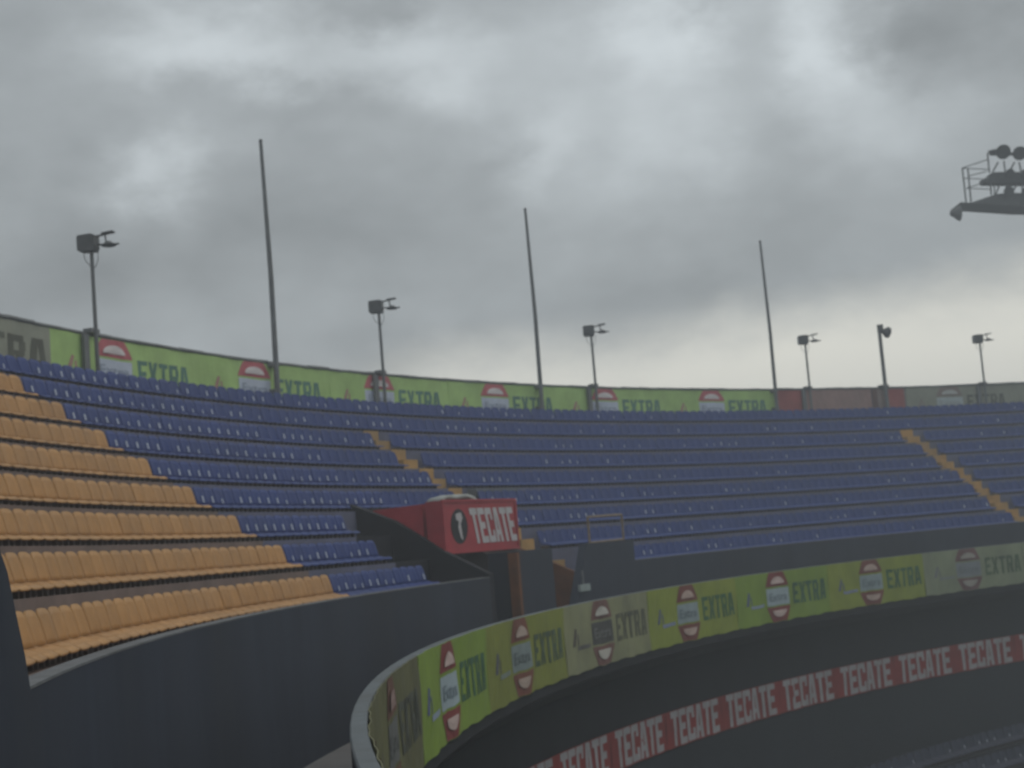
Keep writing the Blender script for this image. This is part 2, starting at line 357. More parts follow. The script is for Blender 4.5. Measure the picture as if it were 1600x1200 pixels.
# aisles: a half-step in front of each riser
for ai, A in enumerate(AISLES):
    b = MB()
    for k in range(0, 7):
        hw = .38
        a = math.degrees(hw / (RB + tread_d(k)))
        d0 = tread_d(k) if k else D_KERB + .2
        b.ring([(d0, tread_z(k) + .003), (d0, tread_z(k) + .012), (d0 + .36, tread_z(k) + .012), (d0 + .36, tread_z(k) + .003)], A + a, A - a, .5)
        if k < NROW - 1:
            d1 = tread_d(k + 1)
            b.ring([(d1 - .40, tread_z(k) + .003), (d1 - .40, tread_z(k) + RH * .5), (d1 - .004, tread_z(k) + RH * .5), (d1 - .004, tread_z(k) + .003)], A + a, A - a, .5)
            b.ring([(d1 - .012, tread_z(k) + RH * .5 + .004), (d1 - .012, tread_z(k) + RH + .012), (d1 - .003, tread_z(k) + RH + .012), (d1 - .003, tread_z(k) + RH * .5 + .004)], A + a, A - a, .5)
    o = b.build('aisle_steps', M['step'], stand)
# parapet, walkway slab, recess wall, lower tier
b = MB(); b.ring([(0, Z_WALK - .01), (0, Z_PAR - .06), (.125, Z_PAR - .06), (.125, Z_WALK - .01)], TH1, TH0); b.build('parapet', M['dark'], stand)
b = MB()
pr = []
b.ring([(-.02, Z_PAR - .06), (-.02, Z_PAR - .012), (-.008, Z_PAR), (.115, Z_PAR), (.127, Z_PAR - .012), (.127, Z_PAR - .06)], TH1, TH0); b.build('parapet_coping', M['cap'], stand)
b = MB(); b.ring([(.14, Z_WALK - .02), (.126, Z_WALK), (5.6, Z_WALK), (5.6, Z_WALK - .02)], TH1, TH0); b.build('walkway', M['walk'], stand)
b = MB(); b.ring([(.35, Z_WALK - .3), (.01, Z_WALK - .024), (5.6, Z_WALK - .024), (5.6, Z_WALK - .3)], TH1, TH0); b.build('walkway_slab', M['dark'], stand)
b = MB(); b.ring([(1.43, -9), (1.43, Z_WALK - .31), (1.7, Z_WALK - .31), (1.7, -9)], TH1, TH0); b.build('recess_wall', M['dark'], stand)
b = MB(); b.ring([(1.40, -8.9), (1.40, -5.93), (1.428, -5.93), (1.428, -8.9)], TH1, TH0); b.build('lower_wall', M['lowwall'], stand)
pr = [(1.39, -CAM_Z)]; LD, LZ = -.75, -8.25
pr += [(1.39, LZ), (LD - .45, LZ)]
for k in range(1, 12): pr += [(LD - .45 - .85 * (k - 1), LZ - .55 * k), (LD - .45 - .85 * k, LZ - .55 * k)]
pr += [(pr[-1][0], -CAM_Z)]
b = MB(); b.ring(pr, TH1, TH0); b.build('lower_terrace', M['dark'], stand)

# ------------------------------------------------------------------ seats
def slab(fn, nu, nv, th):
    """thin curved shell: fn(u, v) -> (point, normal)"""
    b = MB(); vs = []
    for side in (0, 1):
        for j in range(nv + 1):
            for i in range(nu + 1):
                p, n = fn(i / nu, j / nv); vs.append(Vector(p) - Vector(n) * th * side)
    W = nu + 1; H = nv + 1; o = W * H; fs = []
    for j in range(nv):
        for i in range(nu):
            a = j * W + i; fs += [(a, a + 1, a + W + 1, a + W), (o + a, o + a + W, o + a + W + 1, o + a + 1)]
    for i in range(nu): fs += [(i, o + i, o + i + 1, i + 1), (nv * W + i, nv * W + i + 1, o + nv * W + i + 1, o + nv * W + i)]
    for j in range(nv): fs += [(j * W, (j + 1) * W, o + (j + 1) * W, o + j * W), (j * W + nu, o + j * W + nu, o + (j + 1) * W + nu, (j + 1) * W + nu)]
    b.add(vs, fs); return b
# seat frame: x along the row, y backwards, z up, origin on the tread under the front edge
def pan_fn(u, v):
    x = (u - .5) * .442; y = v * .33
    z = SEAT_H - .035 * math.sin(math.pi * min(1, v * 1.1)) + .012 * (2 * abs(u - .5)) ** 3 - (.055 * (1 - v / .12) ** 2 if v < .12 else 0) + .02 * v
    return (x, y, z), (0, 0, 1)
def back_fn(u, v):
    wd = .442 * (1 - .13 * max(0, (v - .72) / .28) ** 2.2); x = (u - .5) * wd
    z = SEAT_H + .01 + .375 * v - .035 * (2 * abs(u - .5)) ** 4 * v; y = .315 + .075 * v + .025 * (1 - (2 * (u - .5)) ** 2) + .02 * v * v
    return (x, y, z), (0, -1, .25)
pan = slab(pan_fn, 4, 5, .022); back = slab(back_fn, 6, 5, .022)
lip = MB()
brk_ = MB(); brk_.box((-.12, .24, .05), .05, .26, .098); brk_.box((.12, .24, .05), .05, .26, .098); brk_.box((0, .24, .09), .3, .05, .03)
hl = MB(); hl.box((0, .300, SEAT_H + .13), .05, .008, .13, Matrix.Rotation(R_(-14), 3, 'X'))
hl2 = MB(); hl2.box((.01, .298, SEAT_H + .10), .036, .008, .10, Matrix.Rotation(R_(-14), 3, 'X'))
def pm(o, name, me, parent):
    c = bpy.data.objects.new(name, me); COL.objects.link(c); c.parent = parent; return c
def make_seat(kind):
    m = M[kind]
    t = thing('stadium_seat', '', 'seat')
    pm(t, 'seat_pan', pan.mesh('seat_pan_' + kind, m, True), t)
    pm(t, 'backrest', back.mesh('backrest_' + kind, m, True), t)
    pm(t, 'bracket', brk_.mesh('bracket', M['bracket']), t)
    return t
ymaster = make_seat('yellow'); bmaster = make_seat('blue')
highlight_meshes = [hl.mesh('highlight_plate', M['tag']), hl2.mesh('highlight_plate_small', M['tag'])]
def copy_seat(src):
    c = src.copy(); COL.objects.link(c)
    for ch in src.children:
        d = ch.copy(); COL.objects.link(d); d.parent = c
    return c
ORD = ['lowest', 'second', 'third', 'fourth', 'fifth', 'sixth', 'seventh', 'eighth', 'topmost']
def ordn(n):
    w = ['zeroth', 'first', 'second', 'third', 'fourth', 'fifth', 'sixth', 'seventh', 'eighth', 'ninth', 'tenth', 'eleventh', 'twelfth', 'thirteenth', 'fourteenth', 'fifteenth',
         'sixteenth', 'seventeenth', 'eighteenth', 'nineteenth']
    if n < 20: return w[n]
    tens = {2: 'twent', 3: 'thirt', 4: 'fort', 5: 'fift', 6: 'sixt', 7: 'sevent', 8: 'eight', 9: 'ninet'}
    if n < 100: return tens[n // 10] + ('ieth' if n % 10 == 0 else 'y-' + w[n % 10])
    return 'hundred and ' + ordn(n - 100) if n % 100 else 'hundredth'
def rowname(k): return 'the lowest row' if k == 0 else 'the top row' if k == 8 else 'the %s row from the bottom' % ORD[k]
def inframe(p, mg=25):
    q = p - Vector((0, 0, CAM_Z)); zf = q.dot(FW)
    if zf < 1: return False
    X, Y = q.dot(RT), q.dot(UP); x = 800 + FPX * (cr * X - sr * Y) / zf; y = 600 - FPX * (sr * X + cr * Y) / zf
    return -mg < x < 1600 + mg and -mg < y < 1200 + mg
def gap(k, th):
    if k > 6: return False
    A = AISLES[0]; r = RB + DS + k * RW
    for A in AISLES:
        if abs(th - A) * math.pi / 180 * r < (.56 if A > 140 else .56): return True
    if k == 0 and (W_R - .25 < th < 161.7): return True
    if k == 1 and 153 < th < 162.3: return True
    if k == 2 and 153 < th < 161.9: return True
    return False
first = {'y': True, 'b': True}
SP = .452
blue = []
for k in range(NROW):
    r = RB + DS + k * RW; dth = math.degrees(SP / r)
    i = 0; th = A_JOIN + dth / 2 + .02
    while th < 189.2:                                  # yellow, counted away from the blue seats
        i += 1
        base = P(th, DS + k * RW, tread_z(k))
        if inframe(base + Vector((0, 0, .6)), 40):
            if first['y']: s = ymaster; first['y'] = False
            else: s = copy_seat(ymaster)
            s.location = base; s.rotation_euler = (random.uniform(-.01, .01), random.uniform(-.006, .006), R_(th) - math.pi / 2 + random.uniform(-.01, .01))
            s['label'] = 'yellow seat, %s left of the blue seats in %s' % (ordn(i), rowname(k)) if i > 1 else 'yellow seat directly beside the blue seats in %s' % rowname(k)
            s['group'] = 'yellow seats of the left section'
        th += dth
    i = 0; th = A_JOIN - dth / 2 - .02
    while th > 107:
        i += 1
        if not gap(k, th): blue.append((k, th, i, P(th, DS + k * RW, tread_z(k))))
        th -= dth
seen = [s for s in blue if inframe(s[3] + Vector((0, 0, .6)), 0)]
seen.sort(key=lambda s: (s[3] - Vector((0, 0, CAM_Z))).length)
near = seen[:150]; nearset = set((s[0], s[2]) for s in near)
for (k, th, i, p) in near:
    if first['b']: s = bmaster; first['b'] = False
    else: s = copy_seat(bmaster)
    s.location = p; s.rotation_euler = (random.uniform(-.01, .01), random.uniform(-.006, .006), R_(th) - math.pi / 2 + random.uniform(-.01, .01))
    s['label'] = 'blue seat, %s right of the yellow seats in %s' % (ordn(i), rowname(k)) if i > 1 else 'blue seat directly beside the yellow seats in %s' % rowname(k)
    s['group'] = 'blue seats of the upper tier'
    # pale plates painted as gloss streaks are children too, present on most seats
    q = random.random()
highlit = [o for o in bpy.data.objects if o.name.startswith('stadium_seat') and o.get('group', '').startswith('blue')]
for s in highlit:
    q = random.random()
    if q < .93: pm(s, 'highlight_plate', highlight_meshes[0 if q < .6 else 1], s)
# the many far seats: one mass
ms_ = MB()
sim_pan = slab(pan_fn, 2, 3, .022); sim_back = slab(back_fn, 4, 3, .022)
def bake(mb, src, X, mi): mb.add([X @ v for v in src.v], src.f, mi)
for (k, th, i, p) in blue:
    if (k, i) in nearset: continue
    X = Matrix.Translation(p) @ Matrix.Rotation(R_(th) - math.pi / 2 + random.uniform(-.03, .03), 4, 'Z') @ Matrix.Rotation(random.uniform(-.015, .015), 4, 'X')
    bake(ms_, sim_pan, X, 0); bake(ms_, sim_back, X, 0); bake(ms_, brk_, X, 2)
    dd = (p - Vector((0, 0, CAM_Z))).length
    if random.random() < max(.12, 1.15 - dd / 62): bake(ms_, hl if random.random() < .5 else hl2, X, 1)
o = ms_.build('distant_seats', [M['blue'], M['tag'], M['bracket']], smooth=False, fix=False)  # M['tag'] is the pale gloss highlight colour
tag(o, 'mass of distant blue seats filling the rows to the right', 'seats', kind='stuff')
ls_ = MB()
for k in range(0, 6):
    d = LD - .30 - k * .85; z = LZ - .55 * k; th = 142
    while th > 112:
        X = Matrix.Translation(P(th, d, z)) @ Matrix.Rotation(R_(th) - math.pi / 2, 4, 'Z')
        bake(ls_, sim_pan, X, 0); bake(ls_, sim_back, X, 0); bake(ls_, brk_, X, 2)
        if random.random() < .5: bake(ls_, hl2, X, 1)
        th -= math.degrees(.47 / (RB + d))
o = ls_.build('lower_tier_seats', [M['shaded_navy'], M['tag'], M['bracket']], fix=False)  # M['tag'] is the pale gloss highlight colour
tag(o, 'mass of shade-darkened seats of the lower tier in the bottom right corner', 'seats', kind='stuff')

# ------------------------------------------------------------------ banners
_txt = {}
def glyph(ch, sx, sy):
    bx = lambda a, b, c, d: [(a, b), (c, b), (c, d), (a, d)]
    if ch == 'T': return [bx(0, 1 - sy, 1, 1), bx(.5 - sx / 2, 0, .5 + sx / 2, 1 - sy)]
    if ch == 'E': return [bx(0, 0, sx, 1), bx(sx, 1 - sy, 1, 1), bx(sx, .5 - sy / 2, .86, .5 + sy / 2), bx(sx, 0, 1, sy)]
    if ch == 'C': return [[(0, .08), (.1, 0), (sx, 0), (sx, 1), (.1, 1), (0, .92)], bx(sx, 1 - sy, 1, 1), bx(sx, 0, 1, sy), bx(1 - sx * .8, 1 - sy - .16, 1, 1 - sy), bx(1 - sx * .8, sy, 1, sy + .16)]
    if ch == 'A':
        i = lambda y: sx + (.5 - sx) * y / .86
        return [[(0, 0), (sx, 0), (.5, .86), (.5, 1), (.22, 1)], [(1, 0), (.78, 1), (.5, 1), (.5, .86), (1 - sx, 0)], [(i(.2), .2), (1 - i(.2), .2), (1 - i(.36), .36), (i(.36), .36)]]
    if ch == 'X': return [[(0, 0), (sx, 0), (.5, .34), (.5, .66), (sx, 1), (0, 1), (.28, .5)], [(1, 0), (.72, .5), (1, 1), (1 - sx, 1), (.5, .66), (.5, .34), (1 - sx, 0)]]
    if ch == 'R': return [bx(0, 0, sx, 1), bx(sx, 1 - sy, .9, 1), bx(1 - sx, .56, 1, 1 - sy), bx(sx, .42, .94, .56), [(.42, .42), (.62, 0), (1, 0), (.84, .42)]]
    return []
def text_mesh(s):
    """verts in the unit box, faces"""
    if s in _txt: return _txt[s]
    if s == 'Extra':
        c = bpy.data.curves.new('lettering', 'FONT'); c.body = s; c.size = 1; c.offset = .01; c.resolution_u = 2
        o = bpy.data.objects.new('lettering', c); COL.objects.link(o)
        dg = bpy.context.evaluated_depsgraph_get(); me = bpy.data.meshes.new_from_object(o.evaluated_get(dg))
        vs = [v.co.copy() for v in me.vertices]; fs = [tuple(p.vertices) for p in me.polygons]
        bpy.data.objects.remove(o); bpy.data.curves.remove(c); bpy.data.meshes.remove(me)
        x0, x1 = min(v.x for v in vs), max(v.x for v in vs); y0, y1 = min(v.y for v in vs), max(v.y for v in vs)
        vs = [((v.x - x0) / (x1 - x0), (v.y - y0) / (y1 - y0)) for v in vs]
    else:
        sx, sy, gp = (.36, .19, .10) if s[0] == 'T' and len(s) == 6 else (.34, .17, .16)
        n = len(s); W = 1.0 / (n + gp * (n - 1)); vs = []; fs = []
        for i, ch in enumerate(s):
            for poly in glyph(ch, sx, sy):
                o = len(vs); vs += [((i * (1 + gp) + x) * W, y) for x, y in poly]; fs.append(tuple(range(o, len(vs))))
    _txt[s] = (vs, fs); return _txt[s]
class Sheet:
    """maps (s along the sheet, t down from its top) to the curved wall"""
    def __init__(self, th, d, ztop, W, H, sag=0):
        self.th, self.d, self.z, self.W, self.H = th, d, ztop, W, H; self.ph = random.uniform(0, 9); self.sag = sag
    def pt(self, s, t, off=0):
        th = self.th - math.degrees(s / (RB + self.d))
        wob = .018 * math.sin(s * 3.1 + self.ph) * math.sin(t * 2.6 + self.ph * 2) + .010 * math.sin(s * 9 + self.ph * 3 + t * 4)
        z = self.z - t - (.012 * math.sin(s * 6.3 + self.ph) + .02 * abs(math.sin(s * 1.55))) * self.sag * (t / self.H)
        return P(th, self.d - .045 - wob * .8 - off, z)
    def quadgrid(self, x0, y0, x1, y1, off, nx=8, ny=6, shape=None):
        b = MB(); vs = []
        for j in range(ny + 1):
            for i in range(nx + 1):
                a, c = i / nx, j / ny; s, t = x0 + (x1 - x0) * a, y0 + (y1 - y0) * c
                if shape: s, t = shape(a, c)
                vs.append(self.pt(s, t, off))
        b.add(vs, [(j * (nx + 1) + i, j * (nx + 1) + i + 1, (j + 1) * (nx + 1) + i + 1, (j + 1) * (nx + 1) + i) for j in range(ny) for i in range(nx)])
        return b
    def text(self, s, x0, y0, x1, y1, off, slant=0):
        vs, fs = text_mesh(s); b = MB()
        b.add([self.pt(x0 + (x1 - x0) * u + slant * v, y1 + (y0 - y1) * v, off) for u, v in vs], fs); return b
    def poly(self, pts, off):
        b = MB(); c = (sum(p[0] for p in pts) / len(pts), sum(p[1] for p in pts) / len(pts)); n = len(pts)
        b.add([self.pt(*c, off)] + [self.pt(*p, off) for p in pts], [(0, 1 + i, 1 + (i + 1) % n) for i in range(n)]); return b
def extra_banner(th, d, ztop, W, H, pk, label, group, emblem=True, text=True, cut=None):
    HS = cut or H
    pl = PAL[pk]; t = thing('advertising_banner', label, 'banner', P(th, d, ztop - H), 0, group); sh = Sheet(th, d, ztop, W, H, 1)
    g = MB(); q = sh.quadgrid(.01, 0, W - .01, HS, 0, 40, 8); q2 = sh.quadgrid(.01, 0, W - .01, HS, -.012, 40, 8)
    n = 41; g.add(q.v, q.f); o_ = len(g.v); g.v += q2.v; g.f += [[i + o_ for i in f][::-1] for f in q2.f]; g.m += [0] * len(q2.f)
    edge = [i for i in range(n)] + [j * n + n - 1 for j in range(1, 9)] + [8 * n + i for i in range(n - 2, -1, -1)] + [j * n for j in range(7, 0, -1)]
    for a, c in zip(edge, edge[1:] + edge[:1]): g.f.append([a, c, c + o_, a + o_]); g.m.append(0)
    g.build('sheet', pl['bg'], t)
    if emblem:
        sf = -.045 if cut else 0; x0, x1 = (.33 + sf) * W, (.57 + sf) * W; xm = (x0 + x1) / 2; hw = (x1 - x0) / 2
        up = lambda a, c: (xm + (2 * a - 1) * hw * (.62 + .42 * c ** .8), H * (.005 + .285 * c))
        dn = lambda a, c: (xm + .06 * W * 0 + (2 * a - 1) * hw * (1.04 - .42 * c ** 1.2), H * (.70 + .29 * c))
        sh.quadgrid(0, 0, 0, 0, .008, 6, 6, up).build('emblem', pl['red'], t)
        if not cut: sh.quadgrid(0, 0, 0, 0, .008, 6, 6, dn).build('emblem', pl['red'], t)
        em = sh.quadgrid(xm - hw * 1.0, H * .33, xm + hw * 1.0, H * .67, .008, 6, 4); em.build('emblem_block', pl['mid'], t)
        sh.text('Extra', xm - hw * .8, H * .42, xm + hw * .8, H * .58, .022).build('block_lettering', pl['midtxt'], t)
        dome = [(xm + hw * .62 * math.cos(a), H * (.235 - .14 * math.sin(a))) for a in [math.pi * i / 10 for i in range(11)]]
        dm = sh.poly(dome, .034); dome2 = [(x, H * 1.0 - y) for x, y in dome]; dm.build('dome_mark', pl['dome'], t)
        if not cut: sh.poly(dome2, .034).build('dome_mark', pl['dome'], t)
    if text:
        sf = -.05 if cut else 0; sh.text('EXTRA', (.615 + sf) * W, H * .27, (.965 + sf) * W, H * .70, .009).build('lettering', pl['txt'], t)
    m = sh.poly([(.10 * W, .60 * H), (.125 * W, .60 * H), (.15 * W, .36 * H), (.135 * W, .34 * H)], .009); m2 = sh.poly([(.155 * W, .60 * H), (.165 * W, .59 * H), (.16 * W, .42 * H), (.15 * W, .44 * H)], .009)
    m.add(m2.v, m2.f); m.build('small_mark', pl['mark'], t)
    sh.quadgrid(.15 * W, .61 * H, .30 * W, .67 * H, .009, 4, 1).build('small_bar', pl['bar'], t)
    return t
PW = math.radians(7.2) * RB
GP = 'banners along the parapet'
for i, (j, pk, lb) in enumerate([
    (190.8, 'dull', 'dull parapet banner nearest the photographer, below the frame'),
    (183.6, 'dull', 'dull olive banner at the near left end of the parapet'),
    (176.45, 'green', 'green banner, first bright one right of the dull olive parapet banner'),
    (169.27, 'olive', 'olive green parapet banner between the bright green one and the faded tan one'),
    (162.1, 'faded', 'faded tan parapet banner with a darkened emblem'),
    (154.9, 'lime', 'yellow-green parapet banner just right of the faded tan one'),
    (147.7, 'green', 'green parapet banner with the brightest red emblem'),
    (140.5, 'lime', 'yellow-green parapet banner with a pale lower emblem, left of the grey one'),
    (133.3, 'grey', 'faded grey parapet banner at the right edge'),
    (126.1, 'grey', 'faded grey parapet banner beyond the right edge'),
    (118.9, 'lime', 'yellow-green parapet banner far to the right'),
    ]):
    H_ = 1.471
    extra_banner(j, 0, Z_PAR - .004 + (.0), PW, H_, pk, lb, GP)
TW = math.radians(6.25) * (RB + D_RIM)
GT = 'banners along the rear wall'
tops = [(170.65, 'topgrey', 'weathered dark grey banner with big dark letters on the rear wall, far left'),
        (164.42, 'top', 'pale green rear wall banner behind the leftmost lamp pole'),
        (158.2, 'top', 'pale green rear wall banner behind the tallest leftmost flagpole'),
        (152.0, 'top', 'pale green rear wall banner behind the second lamp pole'),
        (145.8, 'top', 'pale green rear wall banner behind the middle flagpole'),
        (139.6, 'top', 'pale green rear wall banner behind the third lamp pole'),
        (133.4, 'top', 'pale green rear wall banner ending at the right flagpole'),
        (121.0 - 1.6, 'topgrey', 'faded grey-green rear wall banner behind the rightmost lamp pole'),
        (113.2, 'topgrey', 'faded grey-green rear wall banner beyond the right edge')]
for (j, pk, lb) in tops:
    if j > 168:
        t = thing('advertising_banner', lb, 'banner', P(j, D_RIM, 4.3), 0, GT); sh = Sheet(j, D_RIM, Z_RIM - .08, TW, 1.5, 1)
        sh.quadgrid(.01, 0, TW - .01, 1.07, 0, 40, 8).build('sheet', PAL[pk]['bg'], t)
        sh.text('EXTRA', .36 * TW, .30, .975 * TW, 1.06, .009).build('lettering', PAL[pk]['txt'], t)
    else: extra_banner(j, D_RIM, Z_RIM - .08, TW, 1.5, pk, lb, GT, cut=1.07)
for (a, c, pk, lb) in [(127.1, 125.3, 'dr', 'dark red rear wall panel right of the last green banner'), (125.28, 121.4, 'sal', 'salmon rear wall panel between two dark red ones'),
                       (121.38, 119.45, 'dr2', 'dull brown and red rear wall panel behind the pole with one round lamp')]:
    W_ = math.radians(a - c) * (RB + D_RIM); sh = Sheet(a, D_RIM, Z_RIM - .08, W_, 1.5, 1)
    t = thing('wall_panel', lb, 'banner', P(a, D_RIM, 4.3), 0, GT)
    key = {'dr': PAL['topred']['red'], 'sal': PAL['topred']['bg'], 'dr2': PAL['topred']['mid']}[pk]
    sh.quadgrid(0.01, 0, W_ - .01, 1.07, 0, 16, 4).build('sheet', key, t)
    if pk == 'dr2':
        sh.quadgrid(W_ * .5, .02, W_ * .97, 1.06, .006, 6, 3).build('patch', PAL['topred']['red'], t); sh.quadgrid(W_ * .0, .02, W_ * .16, 1.06, .006, 4, 3).build('patch', PAL['topred']['txt'], t)
# red strip with white lettering, on the recess wall
BW = math.radians(4.21) * (RB + 1.43); GR = 'red banners along the recess wall'
nr = 16
for i in range(nr):
    th = 133.43 + 4.21 * (8 - i) + .25
    lb = 'red banner with tall white letters below the parapet, %s from the left' % ordn(i + 1) if i else 'red banner with tall white letters below the parapet, leftmost'
    t = thing('advertising_banner', lb, 'banner', P(th, 1.38, -5.87), 0, GR); sh = Sheet(th, 1.39, -4.865, BW, 1.0, .6)
    sh.quadgrid(.0, 0, BW - .006, 1.0, 0, 24, 4).build('sheet', M['redstrip'], t)
    sh.text('TECATE', .085 * BW, .02, .935 * BW, .96, .010).build('lettering', M['stripwhite'], t)

# ------------------------------------------------------------------ red sign box over the opening
A_ = P(160.0, 3.30, -.01); B_ = at(811, 862, 39.6); B_.z = CAM_Z + .0
Ax = (B_ - A_); Lw = Ax.length; ex = Ax.normalized(); ex.z = 0; ex.normalize(); ey = Vector((-ex.y, ex.x, 0))   # ey points away from the camera
t = thing('sign_box', 'red box sign with white lettering hanging over the stair opening', 'sign', A_)
Z0, Z1 = CAM_Z - .01, CAM_Z + 1.235
def Q(s, y, z): return Vector((A_.x, A_.y, 0)) + ex * s + ey * y + Vector((0, 0, z))
b = MB()
def wedge(b, s0, s1, y0, y1, z0, z1, mi=0): b.prism([Q(s0, y0, z0), Q(s1, y0, z0), Q(s1, y0, z1), Q(s0, y0, z1)], ey * (y1 - y0), mi)
wedge(b, 0, Lw, 0, .45, Z0, Z1); b.build('body', M['red'], t)
b = MB()
for (s0, s1, z0, z1) in ((-.02, Lw + .02, Z1 - .04, Z1 + .02), (-.02, Lw + .02, Z0 - .02, Z0 + .04), (-.02, .05, Z0 + .04, Z1 - .04), (Lw - .05, Lw + .02, Z0 + .04, Z1 - .04)): wedge(b, s0, s1, -.03, .02, z0, z1)
b.build('frame', M['red'], t)
vs, fs = text_mesh('TECATE'); b = MB(); b.add([Q(Lw * (.335 + .60 * u + .06 * (1 - v) * 1.0), -.012, Z0 + .19 + .86 * v) for u, v in vs], fs); b.build('lettering', M['white'], t, fix=False)
b = MB(); b.prism([Q(Lw * .20 + .42 * math.cos(a), -.006, (Z0 + Z1) / 2 + .42 * math.sin(a)) for a in [2 * math.pi * i / 20 for i in range(20)]], ey * .004); b.build('emblem_disc', M['blackpaint'], t)
zc = (Z0 + Z1) / 2
b = MB(); b.prism([Q(Lw * .20 + x, -.014, zc + y) for x, y in [(-.16, .30), (.10, .33), (.17, .20), (.06, .05), (.10, -.15), (.13, -.34), (.02, -.26), (-.06, -.02), (-.02, .12), (-.14, .16)]], ey * .005); b.build('eagle_mark', M['white'], t)
# the red side cladding running back from the box, and roof slab over the tunnel
t2 = thing('tunnel_roof', 'dark red cladding of the tunnel roof running back behind the box sign', 'roof', P(159, 4, -.2))
e0, e1 = P(159.9, 3.85, 0), P(159.75, 5.3, 0); dv = (P(156.2, 4.4, 0) - P(159.8, 4.4, 0))
b = MB(); b.prism([Vector((e0.x, e0.y, CAM_Z + .02)), Vector((e1.x, e1.y, CAM_Z + .35)), Vector((e1.x, e1.y, CAM_Z + 1.16)), Vector((e0.x, e0.y, CAM_Z + 1.2))], dv); b.build('cladding', M['red'], t2)
t3 = thing('folded_tarpaulin', 'pale grey folded tarpaulin lying on top of the red box sign', 'tarpaulin', Q(.8, .3, Z1))
b = MB(); random.seed(3)
def top_fn(u, v):
    s = .05 + 1.75 * u; y = -.0 + .42 * v
    return tuple(Q(s, y, Z1 + .03 + .11 * (math.sin(math.pi * min(1, max(0, u)) ) ** .35) + .02 * math.sin(u * 11 + v * 3))), (0, 0, 1)
slab(top_fn, 14, 4, .09).build('tarpaulin', M['roof'], t3, smooth=True)
# pale landing patch on the aisle behind the sign
pa = thing('concrete_plinth', 'pale worn concrete plinth on the aisle just above the red box sign', 'plinth', P(151.2, 6.0, tread_z(3)))
b = MB(); b.ring([(tread_d(4) - .30, tread_z(3) + .004), (tread_d(4) - .30, tread_z(4) - .05), (tread_d(4) - .012, tread_z(4) - .02), (tread_d(4) - .012, tread_z(3) + .004)], 151.9, 149.2, .5); b.build('block', M['cap'], pa)
# small pale box on the guard wall
eb = thing('electrical_box', 'small pale junction box on the dark wall right of the stairs', 'electrical box', P(153.75, 2.1, -1.3))
b = MB(); b.ring([(2.06, -1.29), (2.06, -1.11), (2.139, -1.11), (2.139, -1.29)], 154.05, 153.35, .5); b.build('casing', M['box'], eb)
b = MB(); b.ring([(2.11, -1.11), (2.11, -.75), (2.139, -.75), (2.139, -1.11)], 153.74, 153.66, .5); b.build('conduit', M['steel'], eb)
# guard rail at the foot of the aisle
gr = thing('guard_rail', 'tan steel guard rail among the blue seats, right of the stairs', 'railing', P(150.5, 3.6, 0))
def rl(a, c, r=.03, nm='rail'):
    b = MB(); b.tube(a, c, r, n=6); return b.build(nm, M['rust'], gr)
g0, g1 = at(918, 808, 43.5), at(971, 804, 45.2)
for q, vv in ((g0, 852), (g1, 850)):
    foot = Vector((q.x, q.y, CAM_Z - .55)); rl(q, foot, .035, 'post')
rl(g0, g1, .035); m_ = Vector((0, 0, -.72)); rl(g0 + m_, g1 + m_, .03)

# ------------------------------------------------------------------ flagpoles and lamp poles on the rim
for i, (th, zt, lb) in enumerate([(154.85, 12.3, 'tall bare flagpole above the rear wall, nearest and tallest'), (140.9, 12.35, 'tall bare flagpole in the middle of the three'), (127.24, 12.26, 'tall bare flagpole at the end of the green banners, farthest of three')]):
    f = P(th, D_RIM - .22, tread_z(8)); t = thing('flagpole', lb, 'flagpole', f, 0, 'flagpoles on the rear wall')
    b = MB(); top = P(th, D_RIM - .22, zt); mid = f.lerp(top, .5); mid.x += .04
    b.tube(f, mid, .085, .075, 10, caps=False); b.tube(mid, top, .075, .05, 10); b.build('pole', M['steel'], t, smooth=False)
    b = MB(); b.lathe(top, (0, 0, 1), [(0, .05), (.03, .055), (.07, .05), (.09, .02)], 8); b.build('cap', M['dsteel'], t)
    b = MB(); c = P(th, D_RIM - .10, Z_RIM - .12); b.box(c, .30, .30, .10, Matrix.Rotation(R_(th), 3, 'Z')); b.build('clamp', M['steel'], t)
    b = MB(); b.box(P(th, D_RIM - .10, 5.0), .30, .30, .10, Matrix.Rotation(R_(th), 3, 'Z')); b.build('clamp', M['steel'], t)
    b = MB(); b.box(P(th, D_RIM - .22, tread_z(8) + .02), .4, .4, .04, Matrix.Rotation(R_(th), 3, 'Z')); b.build('base_plate', M['steel'], t)
    b = MB(); b.tube(P(th + .06, D_RIM - .30, Z_RIM + .1), P(th + .02, D_RIM - .29, zt - .1), .008, n=4); b.build('halyard', M['steel'], t)
